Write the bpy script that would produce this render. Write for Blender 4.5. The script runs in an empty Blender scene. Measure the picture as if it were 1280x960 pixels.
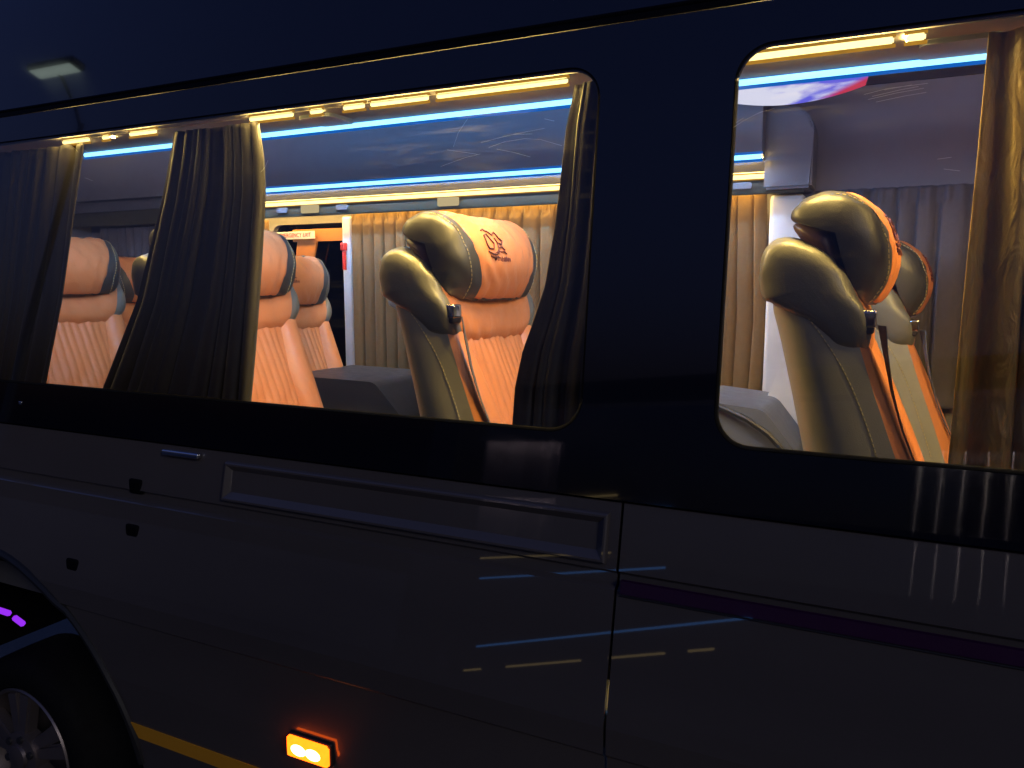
import bpy, bmesh, math, random
import numpy as np
from mathutils import Vector, geometry
random.seed(7)
scene = bpy.context.scene
COL = scene.collection
PI = math.pi

# ------------------------------------------------------------------ helpers
def obj(name, V, F, mat, parent=None, smooth=True, angle=40, mats=None, fmat=None):
    me = bpy.data.meshes.new(name)
    me.from_pydata([tuple(map(float, v)) for v in V], [], [tuple(int(i) for i in f) for f in F])
    me.update()
    for m in (mats or [mat]):
        me.materials.append(m)
    if fmat is not None:
        me.polygons.foreach_set('material_index', np.array(fmat, dtype=np.int32))
    if smooth:
        me.polygons.foreach_set('use_smooth', [True] * len(me.polygons))
        if angle:
            me.set_sharp_from_angle(angle=math.radians(angle))
    o = bpy.data.objects.new(name, me)
    COL.objects.link(o)
    if parent is not None:
        o.parent = parent
    return o

def from_bm(name, bm, mat, parent=None, smooth=True, angle=40):
    bmesh.ops.recalc_face_normals(bm, faces=bm.faces[:])
    me = bpy.data.meshes.new(name)
    bm.to_mesh(me); bm.free()
    me.materials.append(mat)
    if smooth:
        me.polygons.foreach_set('use_smooth', [True] * len(me.polygons))
        if angle:
            me.set_sharp_from_angle(angle=math.radians(angle))
    o = bpy.data.objects.new(name, me)
    COL.objects.link(o)
    if parent is not None:
        o.parent = parent
    return o

def thing(name, label, cat, loc=(0, 0, 0), rotz=0.0, group=None):
    o = bpy.data.objects.new(name, None)
    o.empty_display_size = 0.1
    COL.objects.link(o)
    o.location = loc
    o.rotation_euler = (0, 0, rotz)
    return tag(o, label, cat, group)

def tag(o, label, cat, group=None):
    o['label'] = label
    o['category'] = cat
    if group:
        o['group'] = group
    return o

def copy_tree(o, parent=None):
    c = o.copy()
    COL.objects.link(c)
    c.parent = parent
    for ch in list(o.children):
        copy_tree(ch, c)
    return c

def box_bm(bm, x0, x1, y0, y1, z0, z1):
    vs = [bm.verts.new((x, y, z)) for x in (x0, x1) for y in (y0, y1) for z in (z0, z1)]
    for f in ((0, 1, 3, 2), (4, 6, 7, 5), (0, 4, 5, 1), (2, 3, 7, 6), (0, 2, 6, 4), (1, 5, 7, 3)):
        bm.faces.new([vs[i] for i in f])
    return vs

def box(name, b, mat, parent=None, bevel=0.0, seg=3):
    bm = bmesh.new()
    box_bm(bm, *b)
    if bevel:
        bmesh.ops.bevel(bm, geom=bm.edges[:], offset=bevel, segments=seg, affect='EDGES', profile=0.6)
    return from_bm(name, bm, mat, parent)

def tube_vf(pts, r, n=8, closed=False):
    P = [Vector(p) for p in pts]
    V, F = [], []
    up = Vector((0.13, 0.2, 1)).normalized()
    m = len(P)
    for i, p in enumerate(P):
        a = P[(i - 1) % m] if (closed or i > 0) else P[i]
        b = P[(i + 1) % m] if (closed or i < m - 1) else P[i]
        t = (b - a).normalized()
        u = t.cross(up)
        if u.length < 1e-4:
            u = t.cross(Vector((1, 0, 0)))
        u.normalize()
        w = t.cross(u)
        rr = r[i] if isinstance(r, (list, tuple)) else r
        for k in range(n):
            q = 2 * PI * k / n
            V.append(p + u * math.cos(q) * rr + w * math.sin(q) * rr)
    for i in range(m if closed else m - 1):
        for k in range(n):
            F.append((i * n + k, i * n + (k + 1) % n, ((i + 1) % m) * n + (k + 1) % n, ((i + 1) % m) * n + k))
    if not closed:
        F.append(tuple(range(n - 1, -1, -1)))
        F.append(tuple((m - 1) * n + k for k in range(n)))
    return V, F

def tube(name, pts, r, mat, parent=None, n=8, closed=False):
    V, F = tube_vf(pts, r, n, closed)
    return obj(name, V, F, mat, parent)

def round_poly(pts, n=8):
    """pts: (x, z, radius) corners -> rounded outline"""
    out = []
    m = len(pts)
    for i in range(m):
        p = Vector(pts[i][:2]); r = pts[i][2]
        a = Vector(pts[i - 1][:2]); b = Vector(pts[(i + 1) % m][:2])
        if r <= 0:
            out.append(p); continue
        u = (a - p).normalized(); v = (b - p).normalized()
        ang = u.angle(v)
        d = r / math.tan(ang / 2)
        s = p + u * d; e = p + v * d
        c = p + (u + v).normalized() * (r / math.sin(ang / 2))
        a0 = math.atan2((s - c).y, (s - c).x); a1 = math.atan2((e - c).y, (e - c).x)
        da = (a1 - a0 + PI) % (2 * PI) - PI
        for k in range(n + 1):
            t = a0 + da * k / n
            out.append(c + Vector((math.cos(t), math.sin(t))) * r)
    return out

def plate(name, outer, holes, mapf, mat, parent, thick=0.02, back=(0, 1, 0)):
    """flat plate with holes; outlines in (x, z), mapf gives 3D; solid with rims"""
    loops = [outer] + list(holes)
    flat = [p for l in loops for p in l]
    tris = geometry.tessellate_polygon([[Vector((p[0], p[1], 0)) for p in l] for l in loops])
    n = len(flat)
    A = [Vector(mapf(p[0], p[1])) for p in flat]
    bvec = Vector(back) * thick
    V = A + [a + bvec for a in A]
    F = [tuple(t) for t in tris] + [tuple(i + n for i in reversed(t)) for t in tris]
    off = 0
    for l in loops:
        k = len(l)
        for i in range(k):
            a, b = off + i, off + (i + 1) % k
            F.append((a, b, b + n, a + n))
        off += k
    bm = bmesh.new()
    vs = [bm.verts.new(v) for v in V]
    for f in F:
        try:
            bm.faces.new([vs[i] for i in f])
        except ValueError:
            pass
    return from_bm(name, bm, mat, parent, angle=30)

def cr_closed(ctrl, per=6):
    C = [np.array(c, float) for c in ctrl]
    m = len(C); out = []
    for i in range(m):
        p0, p1, p2, p3 = C[i - 1], C[i], C[(i + 1) % m], C[(i + 2) % m]
        for k in range(per):
            t = k / per
            out.append(0.5 * ((2 * p1) + (-p0 + p2) * t + (2 * p0 - 5 * p1 + 4 * p2 - p3) * t * t + (-p0 + 3 * p1 - 3 * p2 + p3) * t ** 3))
    return np.array(out)

def lerp(a, b, t):
    return a + (b - a) * t

def interp(z, tab):
    zs = [t[0] for t in tab]; vs = [t[1] for t in tab]
    return float(np.interp(z, zs, vs))

# ------------------------------------------------------------------ materials
def nodes_of(name):
    m = bpy.data.materials.new(name)
    m.use_nodes = True
    nt = m.node_tree
    nt.nodes.clear()
    out = nt.nodes.new('ShaderNodeOutputMaterial')
    return m, nt, out

def pmat(name, base, rough=0.5, metal=0.0, coat=0.0, var=0.12, vscale=12.0, bump=0.0, bscale=250.0, rvar=0.1,
         trans=None, trans_mix=0.0, voro=False, wrinkle=0.0, wscale=9.0, spec=0.5, sheen=0.0, coat_rough=0.05, stretch=None):
    m, nt, out = nodes_of(name)
    N = nt.nodes; L = nt.links
    b = N.new('ShaderNodeBsdfPrincipled')
    tc = N.new('ShaderNodeTexCoord')
    src = tc.outputs['Object']
    if stretch:
        mp = N.new('ShaderNodeMapping'); mp.inputs['Scale'].default_value = stretch
        L.new(src, mp.inputs['Vector']); src = mp.outputs['Vector']
    n1 = N.new('ShaderNodeTexNoise'); n1.inputs['Scale'].default_value = vscale; n1.inputs['Detail'].default_value = 6
    L.new(src, n1.inputs['Vector'])
    mix = N.new('ShaderNodeMix'); mix.data_type = 'RGBA'
    lo = [c * (1 - var) for c in base] + [1]; hi = [min(1, c * (1 + var)) for c in base] + [1]
    mix.inputs['A'].default_value = lo; mix.inputs['B'].default_value = hi
    L.new(n1.outputs['Fac'], mix.inputs['Factor'])
    L.new(mix.outputs['Result'], b.inputs['Base Color'])
    mr = N.new('ShaderNodeMapRange')
    mr.inputs['From Min'].default_value = 0.3; mr.inputs['From Max'].default_value = 0.7
    mr.inputs['To Min'].default_value = max(0.02, rough * (1 - rvar)); mr.inputs['To Max'].default_value = min(1, rough * (1 + rvar))
    n2 = N.new('ShaderNodeTexNoise'); n2.inputs['Scale'].default_value = vscale * 2.3; n2.inputs['Detail'].default_value = 5
    L.new(src, n2.inputs['Vector'])
    L.new(n2.outputs['Fac'], mr.inputs['Value']); L.new(mr.outputs['Result'], b.inputs['Roughness'])
    b.inputs['Metallic'].default_value = metal
    b.inputs['Specular IOR Level'].default_value = spec
    b.inputs['Coat Weight'].default_value = coat
    b.inputs['Coat Roughness'].default_value = coat_rough
    b.inputs['Sheen Weight'].default_value = sheen
    nrm = None
    if wrinkle:
        w = N.new('ShaderNodeTexNoise'); w.inputs['Scale'].default_value = wscale; w.inputs['Detail'].default_value = 3
        w.inputs['Distortion'].default_value = 0.6
        L.new(src, w.inputs['Vector'])
        bw = N.new('ShaderNodeBump'); bw.inputs['Strength'].default_value = wrinkle; bw.inputs['Distance'].default_value = 0.02
        L.new(w.outputs['Fac'], bw.inputs['Height']); nrm = bw.outputs['Normal']
    if bump:
        if voro:
            t = N.new('ShaderNodeTexVoronoi'); t.inputs['Scale'].default_value = bscale; h = t.outputs['Distance']
        else:
            t = N.new('ShaderNodeTexNoise'); t.inputs['Scale'].default_value = bscale; t.inputs['Detail'].default_value = 4; h = t.outputs['Fac']
        L.new(src, t.inputs['Vector'])
        bp = N.new('ShaderNodeBump'); bp.inputs['Strength'].default_value = bump; bp.inputs['Distance'].default_value = 0.002
        L.new(h, bp.inputs['Height'])
        if nrm is not None:
            L.new(nrm, bp.inputs['Normal'])
        nrm = bp.outputs['Normal']
    if nrm is not None:
        L.new(nrm, b.inputs['Normal'])
    if trans is not None:
        tr = N.new('ShaderNodeBsdfTranslucent'); tr.inputs['Color'].default_value = list(trans) + [1]
        if nrm is not None:
            L.new(nrm, tr.inputs['Normal'])
        ms = N.new('ShaderNodeMixShader'); ms.inputs['Fac'].default_value = trans_mix
        L.new(b.outputs[0], ms.inputs[1]); L.new(tr.outputs[0], ms.inputs[2]); L.new(ms.outputs[0], out.inputs['Surface'])
    else:
        L.new(b.outputs[0], out.inputs['Surface'])
    return m

def emat(name, col, strength, noise=0.0, nscale=30):
    m, nt, out = nodes_of(name)
    N = nt.nodes; L = nt.links
    e = N.new('ShaderNodeEmission'); e.inputs['Color'].default_value = list(col) + [1]
    e.inputs['Strength'].default_value = strength
    if noise:
        tc = N.new('ShaderNodeTexCoord'); t = N.new('ShaderNodeTexNoise'); t.inputs['Scale'].default_value = nscale
        L.new(tc.outputs['Object'], t.inputs['Vector'])
        mr = N.new('ShaderNodeMapRange'); mr.inputs['To Min'].default_value = strength * (1 - noise); mr.inputs['To Max'].default_value = strength * (1 + noise)
        L.new(t.outputs['Fac'], mr.inputs['Value']); L.new(mr.outputs['Result'], e.inputs['Strength'])
    L.new(e.outputs[0], out.inputs['Surface'])
    return m

def glassmat(name, tint, smudge=0.02, refl=1.0):
    """thin window pane: clear with a Fresnel reflection and a faint film of dust"""
    m, nt, out = nodes_of(name)
    N = nt.nodes; L = nt.links
    t = N.new('ShaderNodeBsdfTransparent'); t.inputs['Color'].default_value = list(tint) + [1]
    g = N.new('ShaderNodeBsdfGlossy'); g.inputs['Roughness'].default_value = 0.01
    fr = N.new('ShaderNodeFresnel')
    ge = N.new('ShaderNodeNewGeometry'); io = N.new('ShaderNodeMath'); io.operation = 'MULTIPLY_ADD'
    io.inputs[1].default_value = 1 / 1.5 - 1.5; io.inputs[2].default_value = 1.5     # same reflectance on both faces of the pane
    L.new(ge.outputs['Backfacing'], io.inputs[0]); L.new(io.outputs[0], fr.inputs['IOR'])
    mm = N.new('ShaderNodeMath'); mm.operation = 'MULTIPLY'; mm.inputs[1].default_value = refl
    L.new(fr.outputs[0], mm.inputs[0])
    ms = N.new('ShaderNodeMixShader')
    L.new(mm.outputs[0], ms.inputs[0]); L.new(t.outputs[0], ms.inputs[1]); L.new(g.outputs[0], ms.inputs[2])
    tc = N.new('ShaderNodeTexCoord'); mp = N.new('ShaderNodeMapping'); mp.inputs['Rotation'].default_value = (0, 0.35, 0); mp.inputs['Scale'].default_value = (2.2, 1, 26)
    no = N.new('ShaderNodeTexNoise'); no.inputs['Scale'].default_value = 2.2; no.inputs['Detail'].default_value = 9; no.inputs['Roughness'].default_value = 0.7
    L.new(tc.outputs['Object'], mp.inputs[0]); L.new(mp.outputs[0], no.inputs['Vector'])
    cr = N.new('ShaderNodeMapRange'); cr.inputs['From Min'].default_value = 0.52; cr.inputs['From Max'].default_value = 0.8; cr.inputs['To Max'].default_value = smudge
    L.new(no.outputs['Fac'], cr.inputs['Value'])
    tl = N.new('ShaderNodeBsdfTranslucent'); tl.inputs['Color'].default_value = (0.8, 0.8, 0.8, 1)
    m2 = N.new('ShaderNodeMixShader')
    L.new(cr.outputs[0], m2.inputs[0]); L.new(ms.outputs[0], m2.inputs[1]); L.new(tl.outputs[0], m2.inputs[2])
    L.new(m2.outputs[0], out.inputs['Surface'])
    return m

WARM = (1.0, 0.67, 0.17); BLUE = (0.10, 0.50, 1.0)
M = dict(
    paint=pmat('dark_metallic_paint', (0.070, 0.060, 0.056), 0.40, coat=1.0, var=0.5, vscale=1.3, stretch=(0.45, 1, 1.6), bump=0.0, bscale=900, spec=0.3, coat_rough=0.02, wrinkle=0.004, wscale=2.0),  # broad noise in the base colour stands in for dark mirrored shapes
    gloss=pmat('black_gloss_band', (0.006, 0.0065, 0.012), 0.05, coat=0.5, coat_rough=0.01, var=0.2, vscale=5, spec=0.5),
    trim=pmat('black_trim', (0.012, 0.012, 0.013), 0.5, bump=0.2, bscale=500),
    groove=pmat('groove_black', (0.004, 0.004, 0.005), 0.8, spec=0.05),
    rubber=pmat('rubber', (0.006, 0.006, 0.006), 0.8, spec=0.12, bump=0.2, bscale=300),
    orange=pmat('orange_leather', (0.58, 0.205, 0.068), 0.45, var=0.08, vscale=14, bump=0.10, bscale=420, voro=True, wrinkle=0.24, wscale=13),
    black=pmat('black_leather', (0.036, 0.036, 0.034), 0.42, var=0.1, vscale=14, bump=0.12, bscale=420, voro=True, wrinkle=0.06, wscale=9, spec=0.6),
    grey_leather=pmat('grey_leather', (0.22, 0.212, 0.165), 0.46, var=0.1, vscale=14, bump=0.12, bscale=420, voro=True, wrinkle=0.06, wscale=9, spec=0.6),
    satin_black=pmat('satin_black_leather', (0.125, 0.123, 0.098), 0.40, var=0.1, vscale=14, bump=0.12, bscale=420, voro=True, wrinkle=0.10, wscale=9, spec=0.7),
    maroon=pmat('brown_plastic', (0.075, 0.032, 0.028), 0.45, bump=0.1),
    thread=pmat('beige_thread', (0.50, 0.42, 0.20), 0.7),
    emblem=pmat('dark_red_embroidery', (0.10, 0.022, 0.020), 0.75, bump=0.4, bscale=600),
    belt=pmat('grey_belt_webbing', (0.09, 0.09, 0.095), 0.6, bump=0.5, bscale=500, stretch=(1, 1, 8)),
    chrome=pmat('chrome', (0.7, 0.7, 0.72), 0.15, metal=1.0),
    plastic=pmat('grey_plastic', (0.10, 0.105, 0.12), 0.5, bump=0.15, bscale=350),
    beige=pmat('beige_trim', (0.05, 0.042, 0.02), 0.6, bump=0.1),
    dplastic=pmat('dark_plastic', (0.022, 0.022, 0.025), 0.45, bump=0.15, bscale=350),
    liner=pmat('grey_headliner', (0.20, 0.19, 0.20), 0.9, bump=0.3, bscale=500, var=0.06),
    wall=pmat('grey_wall_trim', (0.22, 0.20, 0.22), 0.8, bump=0.2, bscale=400, var=0.06),
    white=pmat('white_trim', (0.66, 0.64, 0.62), 0.5, bump=0.08),
    floor=pmat('grey_vinyl_floor', (0.10, 0.095, 0.09), 0.5, bump=0.2),
    curtain=pmat('black_curtain', (0.022, 0.019, 0.016), 0.6, var=0.25, vscale=30, bump=0.35, bscale=700, trans=(0.10, 0.072, 0.042), trans_mix=0.25, sheen=0.1),
    gold_curtain=pmat('brown_gold_curtain', (0.30, 0.215, 0.075), 0.36, var=0.3, vscale=25, bump=0.5, bscale=500, trans=(0.55, 0.42, 0.15), trans_mix=0.25, wrinkle=0.8, wscale=26, stretch=(1, 1, 0.35)),
    brown_curtain=pmat('brown_curtain', (0.17, 0.088, 0.022), 0.8, var=0.15, vscale=30, bump=0.3, bscale=700, sheen=0.1),
    grey_curtain=pmat('charcoal_curtain', (0.085, 0.075, 0.085), 0.75, var=0.15, vscale=30, bump=0.3, bscale=700, sheen=0.1),
    asphalt=pmat('asphalt', (0.04, 0.04, 0.042), 0.75, var=0.35, vscale=40, bump=0.6, bscale=120),
    scratch=pmat('scratched_glass', (0.5, 0.5, 0.5), 0.5, trans=(0.7, 0.7, 0.7), trans_mix=0.7),
    rim=pmat('grey_alloy', (0.20, 0.17, 0.17), 0.38, metal=0.75, var=0.1),
    yellow=pmat('yellow_reflective_tape', (0.72, 0.33, 0.02), 0.35, var=0.08, bump=0.2, bscale=800),
    red=pmat('red_plastic', (0.6, 0.03, 0.02), 0.4),
    sign_white=pmat('cream_label', (0.75, 0.68, 0.55), 0.6),
    sign_red=pmat('red_print', (0.45, 0.04, 0.03), 0.6),
    tan=pmat('orange_wood_trim', (0.50, 0.17, 0.03), 0.5),
    bluecloth=pmat('blue_grey_cloth', (0.05, 0.10, 0.14), 0.8),
    glass=glassmat('window_glass', (0.93, 0.93, 0.95), 0.018),
    dark_glass=glassmat('smoked_glass', (0.10, 0.10, 0.14), 0.0),
    warm=emat('warm_led_lens', (1.0, 0.78, 0.27), 2.6, 0.12),
    warm_hot=emat('warm_led_row', WARM, 400.0),
    warm_far=emat('warm_led_row_far', WARM, 75.0),
    warm_out=emat('warm_led_row_outer', WARM, 110.0),
    warm_mid=emat('warm_led_row_mid', WARM, 65.0),
    cove=emat('neutral_led_row', (0.9, 0.78, 0.82), 85.0),
    opp_warm=emat('opposite_warm_led', (1.0, 0.72, 0.3), 0.9),
    opp_blue=emat('opposite_blue_led', (0.10, 0.35, 1.0), 1.4),
    street=emat('street_lamp_lens', (0.8, 1.0, 0.9), 1.1),
    cove_dim=emat('opposite_led_row_dim', (1.0, 0.8, 0.8), 45.0),
    cove_far=emat('opposite_led_row', (1.0, 0.85, 0.75), 200.0),
    blue=emat('blue_led_lens', (0.25, 0.72, 1.0), 2.6, 0.08),
    blue_hot=emat('blue_led_row', (0.10, 0.42, 1.0), 260.0),
    blue_cove=emat('blue_cove_row', (0.10, 0.42, 1.0), 190.0),
    amber=emat('amber_lens', (1.0, 0.11, 0.004), 5.0, 0.2, 60),
    amber_hot=emat('amber_bulb', (1.0, 0.62, 0.16), 14.0),
    warm_edge=emat('warm_profile_glow', (1.0, 0.48, 0.03), 0.42, 0.3, 25),
    blue_edge=emat('blue_profile_glow', (0.01, 0.22, 0.9), 0.55, 0.2, 25),
    purple=emat('purple_led', (0.32, 0.03, 0.9), 0.9),
    purple_trim=pmat('purple_trim', (0.030, 0.004, 0.030), 0.35, coat=0.3),
    lamp_dim=emat('dim_reading_lens', (1.0, 0.8, 0.4), 0.55),
    lamp_cool=pmat('clear_reading_lens', (0.30, 0.33, 0.36), 0.25),
)

# ------------------------------------------------------------------ body geometry functions
def Yb(z):                      # window band: a flat, inward leaning plane
    return 1.50 + (z - 1.433) * 0.17
PL = lambda z: 1.484 - (1.30 - z) * 0.22      # side below the windows: leans out towards the ground
LOW = [(0.02, 1.52), (0.10, 1.47), (0.45, 1.425), (0.60, 1.408), (0.790, 1.398), (0.80, 1.389), (0.858, 1.388), (0.897, PL(0.897)),
       (1.128, PL(1.128)), (1.136, PL(1.136) + 0.012), (1.158, PL(1.158) + 0.012), (1.166, PL(1.166)), (1.30, 1.484)]
def Yl(z):
    return interp(z, LOW)
ZB0, ZB1 = 1.308, 2.30
X0, X1 = -4.6, 1.7
GROUND = -0.25

bus = thing('minibus', 'black minibus seen from the side at night with its lit windows', 'minibus', (0, 0, 0))

# ---- window band with openings
def win(xl, xr, rl, rr, z0=1.436, z1=2.212):
    return round_poly([(xl, z0, rl), (xr, z0 - 0.002, rr), (xr - 0.012, z1, rr), (xl, z1, rl)])
WT = 2.219
W_LONG = win(-3.9, -0.566, 0.06, 0.075, z1=WT)
W_RIGHT = round_poly([(-0.292, 1.433, 0.07), (1.45, 1.433, 0.07), (1.45, WT, 0.07), (-0.296, WT, 0.07)])
holes = [W_LONG, W_RIGHT]
outer = [Vector((X0, ZB0)), Vector((X1, ZB0)), Vector((X1, ZB1)), Vector((X0, ZB1))]
plate('window_band', outer, holes, lambda x, z: (x, Yb(z), z), M['gloss'], bus, 0.012, (0, 0.98, -0.167))
panes = []
for h in holes:
    p = plate('window_pane', [Vector((v.x, v.y)) for v in h], [], lambda x, z: (x, Yb(z) + 0.0035, z), M['glass'], bus, 0.001, (0, 1, 0))
    panes.append(p)
for h in holes:
    loop = [(v.x, Yb(v.y) + 0.009, v.y) for v in h]
    tube('window_seal', loop, 0.0078, M['rubber'], bus, 6, True)

SCR = [[(-0.951, 2.063), (-0.903, 2.054), (-0.866, 2.046)], [(-0.934, 2.069), (-0.924, 2.1), (-0.901, 2.132)], [(-0.84, 2.06), (-0.8, 2.07), (-0.75, 2.073), (-0.711, 2.068), (-0.658, 2.05)],
       [(-0.819, 2.055), (-0.778, 2.045), (-0.733, 2.031)], [(-0.781, 2.085), (-0.732, 2.082)], [(-0.705, 2.113), (-0.681, 2.106)], [(-0.965, 2.025), (-0.902, 2.041), (-0.86, 2.047)], [(-0.862, 2.073), (-0.781, 2.085), (-0.703, 2.092)],
       [(-2.324, 2.179), (-2.303, 2.168), (-2.29, 2.157)], [(-2.261, 2.162), (-2.237, 2.148), (-2.209, 2.136)], [(-2.246, 2.075), (-2.226, 2.069), (-2.207, 2.063)], [(-1.527, 2.047), (-1.512, 2.061), (-1.505, 2.077)],
       [(-0.295, 2.056), (-0.273, 2.07), (-0.243, 2.083), (-0.217, 2.088)], [(-0.288, 2.067), (-0.274, 2.075)], [(-0.059, 2.098), (-0.02, 2.105), (0.045, 2.107)], [(-0.052, 2.088), (-0.006, 2.095), (0.039, 2.099)],
       [(-0.038, 2.082), (0.007, 2.088), (0.043, 2.091)], [(-0.026, 2.103), (0.019, 2.107)], [(-0.045, 2.093), (0.0, 2.1), (0.03, 2.103)], [(0.067, 1.97), (0.089, 1.972)], [(0.078, 1.952), (0.103, 1.947)]]
for st in SCR:                         # fine scratches and wipe marks on the outside of the glass
    n = len(st)
    V, F = tube_vf([(x, Yb(z) + 0.0028, z) for x, z in st], [0.0003] * n, 4)
    obj('scratch', V, F, M['scratch'], panes[0] if st[0][0] < -0.5 else panes[1])

# ---- lower side panels with wheel arch
def low_panel(name, xa, xb, arch=None):
    z0, z1 = 0.05, 1.302
    pts = [(xa, z1)]
    if arch:
        cx, cz, r = arch
        pts.append((xa, z0))
        dx = math.sqrt(r * r - (z0 - cz) ** 2)
        a0 = math.atan2(z0 - cz, -dx); a1 = math.atan2(z0 - cz, dx)
        a0 = a0 % (2 * PI)
        for k in range(49):
            a = a0 + (a1 - a0) * k / 48
            pts.append((cx + r * math.cos(a), cz + r * math.sin(a)))
    else:
        pts.append((xa, z0))
    pts += [(xb, z0), (xb, z1)]
    bm = bmesh.new()
    vs = [bm.verts.new((p[0], 0, p[1])) for p in pts]
    bm.faces.new(vs)
    cuts = sorted(set([z for z, _ in LOW] + list(np.arange(0.1, 1.3, 0.04))))
    for z in cuts:
        bmesh.ops.bisect_plane(bm, geom=bm.verts[:] + bm.edges[:] + bm.faces[:], plane_co=(0, 0, z), plane_no=(0, 0, 1), dist=1e-5)
    x = xa + 0.25
    while x < xb - 0.1:
        bmesh.ops.bisect_plane(bm, geom=bm.verts[:] + bm.edges[:] + bm.faces[:], plane_co=(x, 0, 0), plane_no=(1, 0, 0), dist=1e-5)
        x += 0.25
    for v in bm.verts:
        v.co.y = Yl(v.co.z)
    for f in bm.faces:
        if f.normal.y > 0:
            f.normal_flip()
    bmesh.ops.recalc_face_normals(bm, faces=bm.faces[:])
    rim = [e for e in bm.edges if e.is_boundary]
    new = bmesh.ops.extrude_edge_only(bm, edges=rim)
    for v in new['geom']:
        if isinstance(v, bmesh.types.BMVert):
            v.co.y += 0.016
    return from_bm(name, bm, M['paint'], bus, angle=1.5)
ARCH = (-2.56, 0.285, 0.63)
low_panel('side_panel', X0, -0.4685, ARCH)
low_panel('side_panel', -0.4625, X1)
box('inner_sill', (X0 + 0.05, X1 - 0.05, 1.50, 1.56, 0.9, 1.40), M['groove'], bus)
# arch lip
lip = []
for k in range(41):
    a = PI * (0.02 + 0.96 * k / 40)
    x, z = ARCH[0] + 0.627 * math.cos(a), ARCH[1] + 0.627 * math.sin(a)
    lip.append((x, Yl(z) + 0.002, z))
tube('arch_lip', lip, 0.013, M['trim'], bus, 8)
# wheel well liner
V, F = [], []
for k in range(33):
    a = PI * k / 32
    for y in (1.45, 2.05):
        V.append((ARCH[0] + 0.62 * math.cos(a), y, ARCH[1] + 0.62 * math.sin(a)))
for k in range(32):
    F.append((2 * k, 2 * k + 1, 2 * k + 3, 2 * k + 2))
obj('wheel_liner', V, F, M['groove'], bus)
for (xa, za, xb, zb) in ((-2.86, 0.615, -2.69, 0.612), (-2.66, 0.602, -2.615, 0.588)):
    V, F = tube_vf([(xa, 1.53, za), ((xa + xb) / 2, 1.53, (za + zb) / 2), (xb, 1.53, zb)], 0.010, 6)
    obj('arch_light', V, F, M['purple'], bus)

# ---- roof side above the band
prof = [(2.302, Yb(2.302)), (2.32, 1.640), (2.328, 1.655), (2.40, 1.670), (2.60, 1.705), (2.80, 1.745), (2.95, 1.80), (3.05, 1.90), (3.10, 2.05), (3.11, 2.4), (3.10, 2.75), (3.05, 2.9), (2.95, 3.0), (2.7, 3.06), (2.35, 3.14), (2.1, 3.2), (1.9, 3.235), (1.7, 3.255)]
V, F = [], []
nx = 24
for i in range(nx + 1):
    x = lerp(X0, X1, i / nx)
    for z, y in prof:
        V.append((x, y + 0.08 * (1 if False else 0) if y < 2.4 else y + 0.14, z))
m = len(prof)
for i in range(nx):
    for j in range(m - 1):
        F.append((i * m + j, i * m + j + 1, (i + 1) * m + j + 1, (i + 1) * m + j))
o = obj('roof', V, F, M['gloss'], bus, angle=30)
tube('drip_rail', [(X0, Yb(2.318) - 0.004, 2.318), (X1, Yb(2.318) - 0.004, 2.318)], 0.006, M['groove'], bus, 8)

# ---- recessed trim moulding
def rect_ring(levels, x0, x1, z0, z1):
    V, F = [], []
    for (ins, dy) in levels:
        for (x, z) in ((x0 + ins, z0 + ins), (x1 - ins, z0 + ins), (x1 - ins, z1 - ins), (x0 + ins, z1 - ins)):
            V.append((x, Yl(z) + dy, z))
    for i in range(len(levels) - 1):
        for k in range(4):
            F.append((4 * i + k, 4 * i + (k + 1) % 4, 4 * i + 4 + (k + 1) % 4, 4 * i + 4 + k))
    b = 4 * (len(levels) - 1)
    F.append((b, b + 1, b + 2, b + 3))
    return V, F
V, F = rect_ring([(0, 0.004), (0.002, -0.010), (0.005, -0.013), (0.009, -0.013), (0.024, 0.0), (0.026, 0.0005)], -1.565, -0.49, 1.178, 1.281)
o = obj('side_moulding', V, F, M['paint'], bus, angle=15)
# ---- purple trim line to the right of the seam
V = []; F = []
for i in range(21):
    x = lerp(-0.455, X1, i / 20)
    for (z, y) in ((1.124, PL(1.124) + 0.002), (1.125, PL(1.125) - 0.006), (1.150, PL(1.15) - 0.006), (1.151, PL(1.151) + 0.002)):
        V.append((x, y, z))
for i in range(20):
    for k in range(3):
        F.append((4 * i + k, 4 * i + k + 1, 4 * i + 5 + k, 4 * i + 4 + k))
obj('trim_strip', V, F, M['purple_trim'], bus, angle=25)
tube('trim_wire', [(-0.455, PL(1.12) - 0.002, 1.120), (X1, PL(1.12) - 0.002, 1.120)], 0.0018, M['trim'], bus, 6)
# ---- yellow reflective strip, marker lamp
V = [(-1.945, 0, 0.463), (-1.922, 0, 0.415), (-1.2, 0, 0.415), (-1.2, 0, 0.463)]
V = [(x, Yl(z) - 0.003, z) for x, _, z in V]
o = obj('reflective_tape', V, [(0, 1, 2, 3)], M['yellow'], bus, smooth=False)
s = o.modifiers.new('thickness', 'SOLIDIFY'); s.thickness = 0.002
mk = box('marker_lamp', (-1.314, -1.176, 1.397, 1.420, 0.555, 0.617), M['trim'], bus, 0.006)
bm = bmesh.new(); box_bm(bm, -1.311, -1.179, 1.383, 1.400, 0.558, 0.614)
bmesh.ops.bevel(bm, geom=bm.edges[:], offset=0.006, segments=3, affect='EDGES')
from_bm('lens', bm, M['amber'], mk)
for cx in (-1.268, -1.222):
    V, F = [], []
    for k in range(14):
        a = 2 * PI * k / 14
        V.append((cx + 0.024 * math.cos(a), 1.3815, 0.586 + 0.015 * math.sin(a)))
    V.append((cx, 1.378, 0.586))
    F = [(k, (k + 1) % 14, 14) for k in range(14)]
    obj('bulb', V, F, M['amber_hot'], mk)
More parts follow.
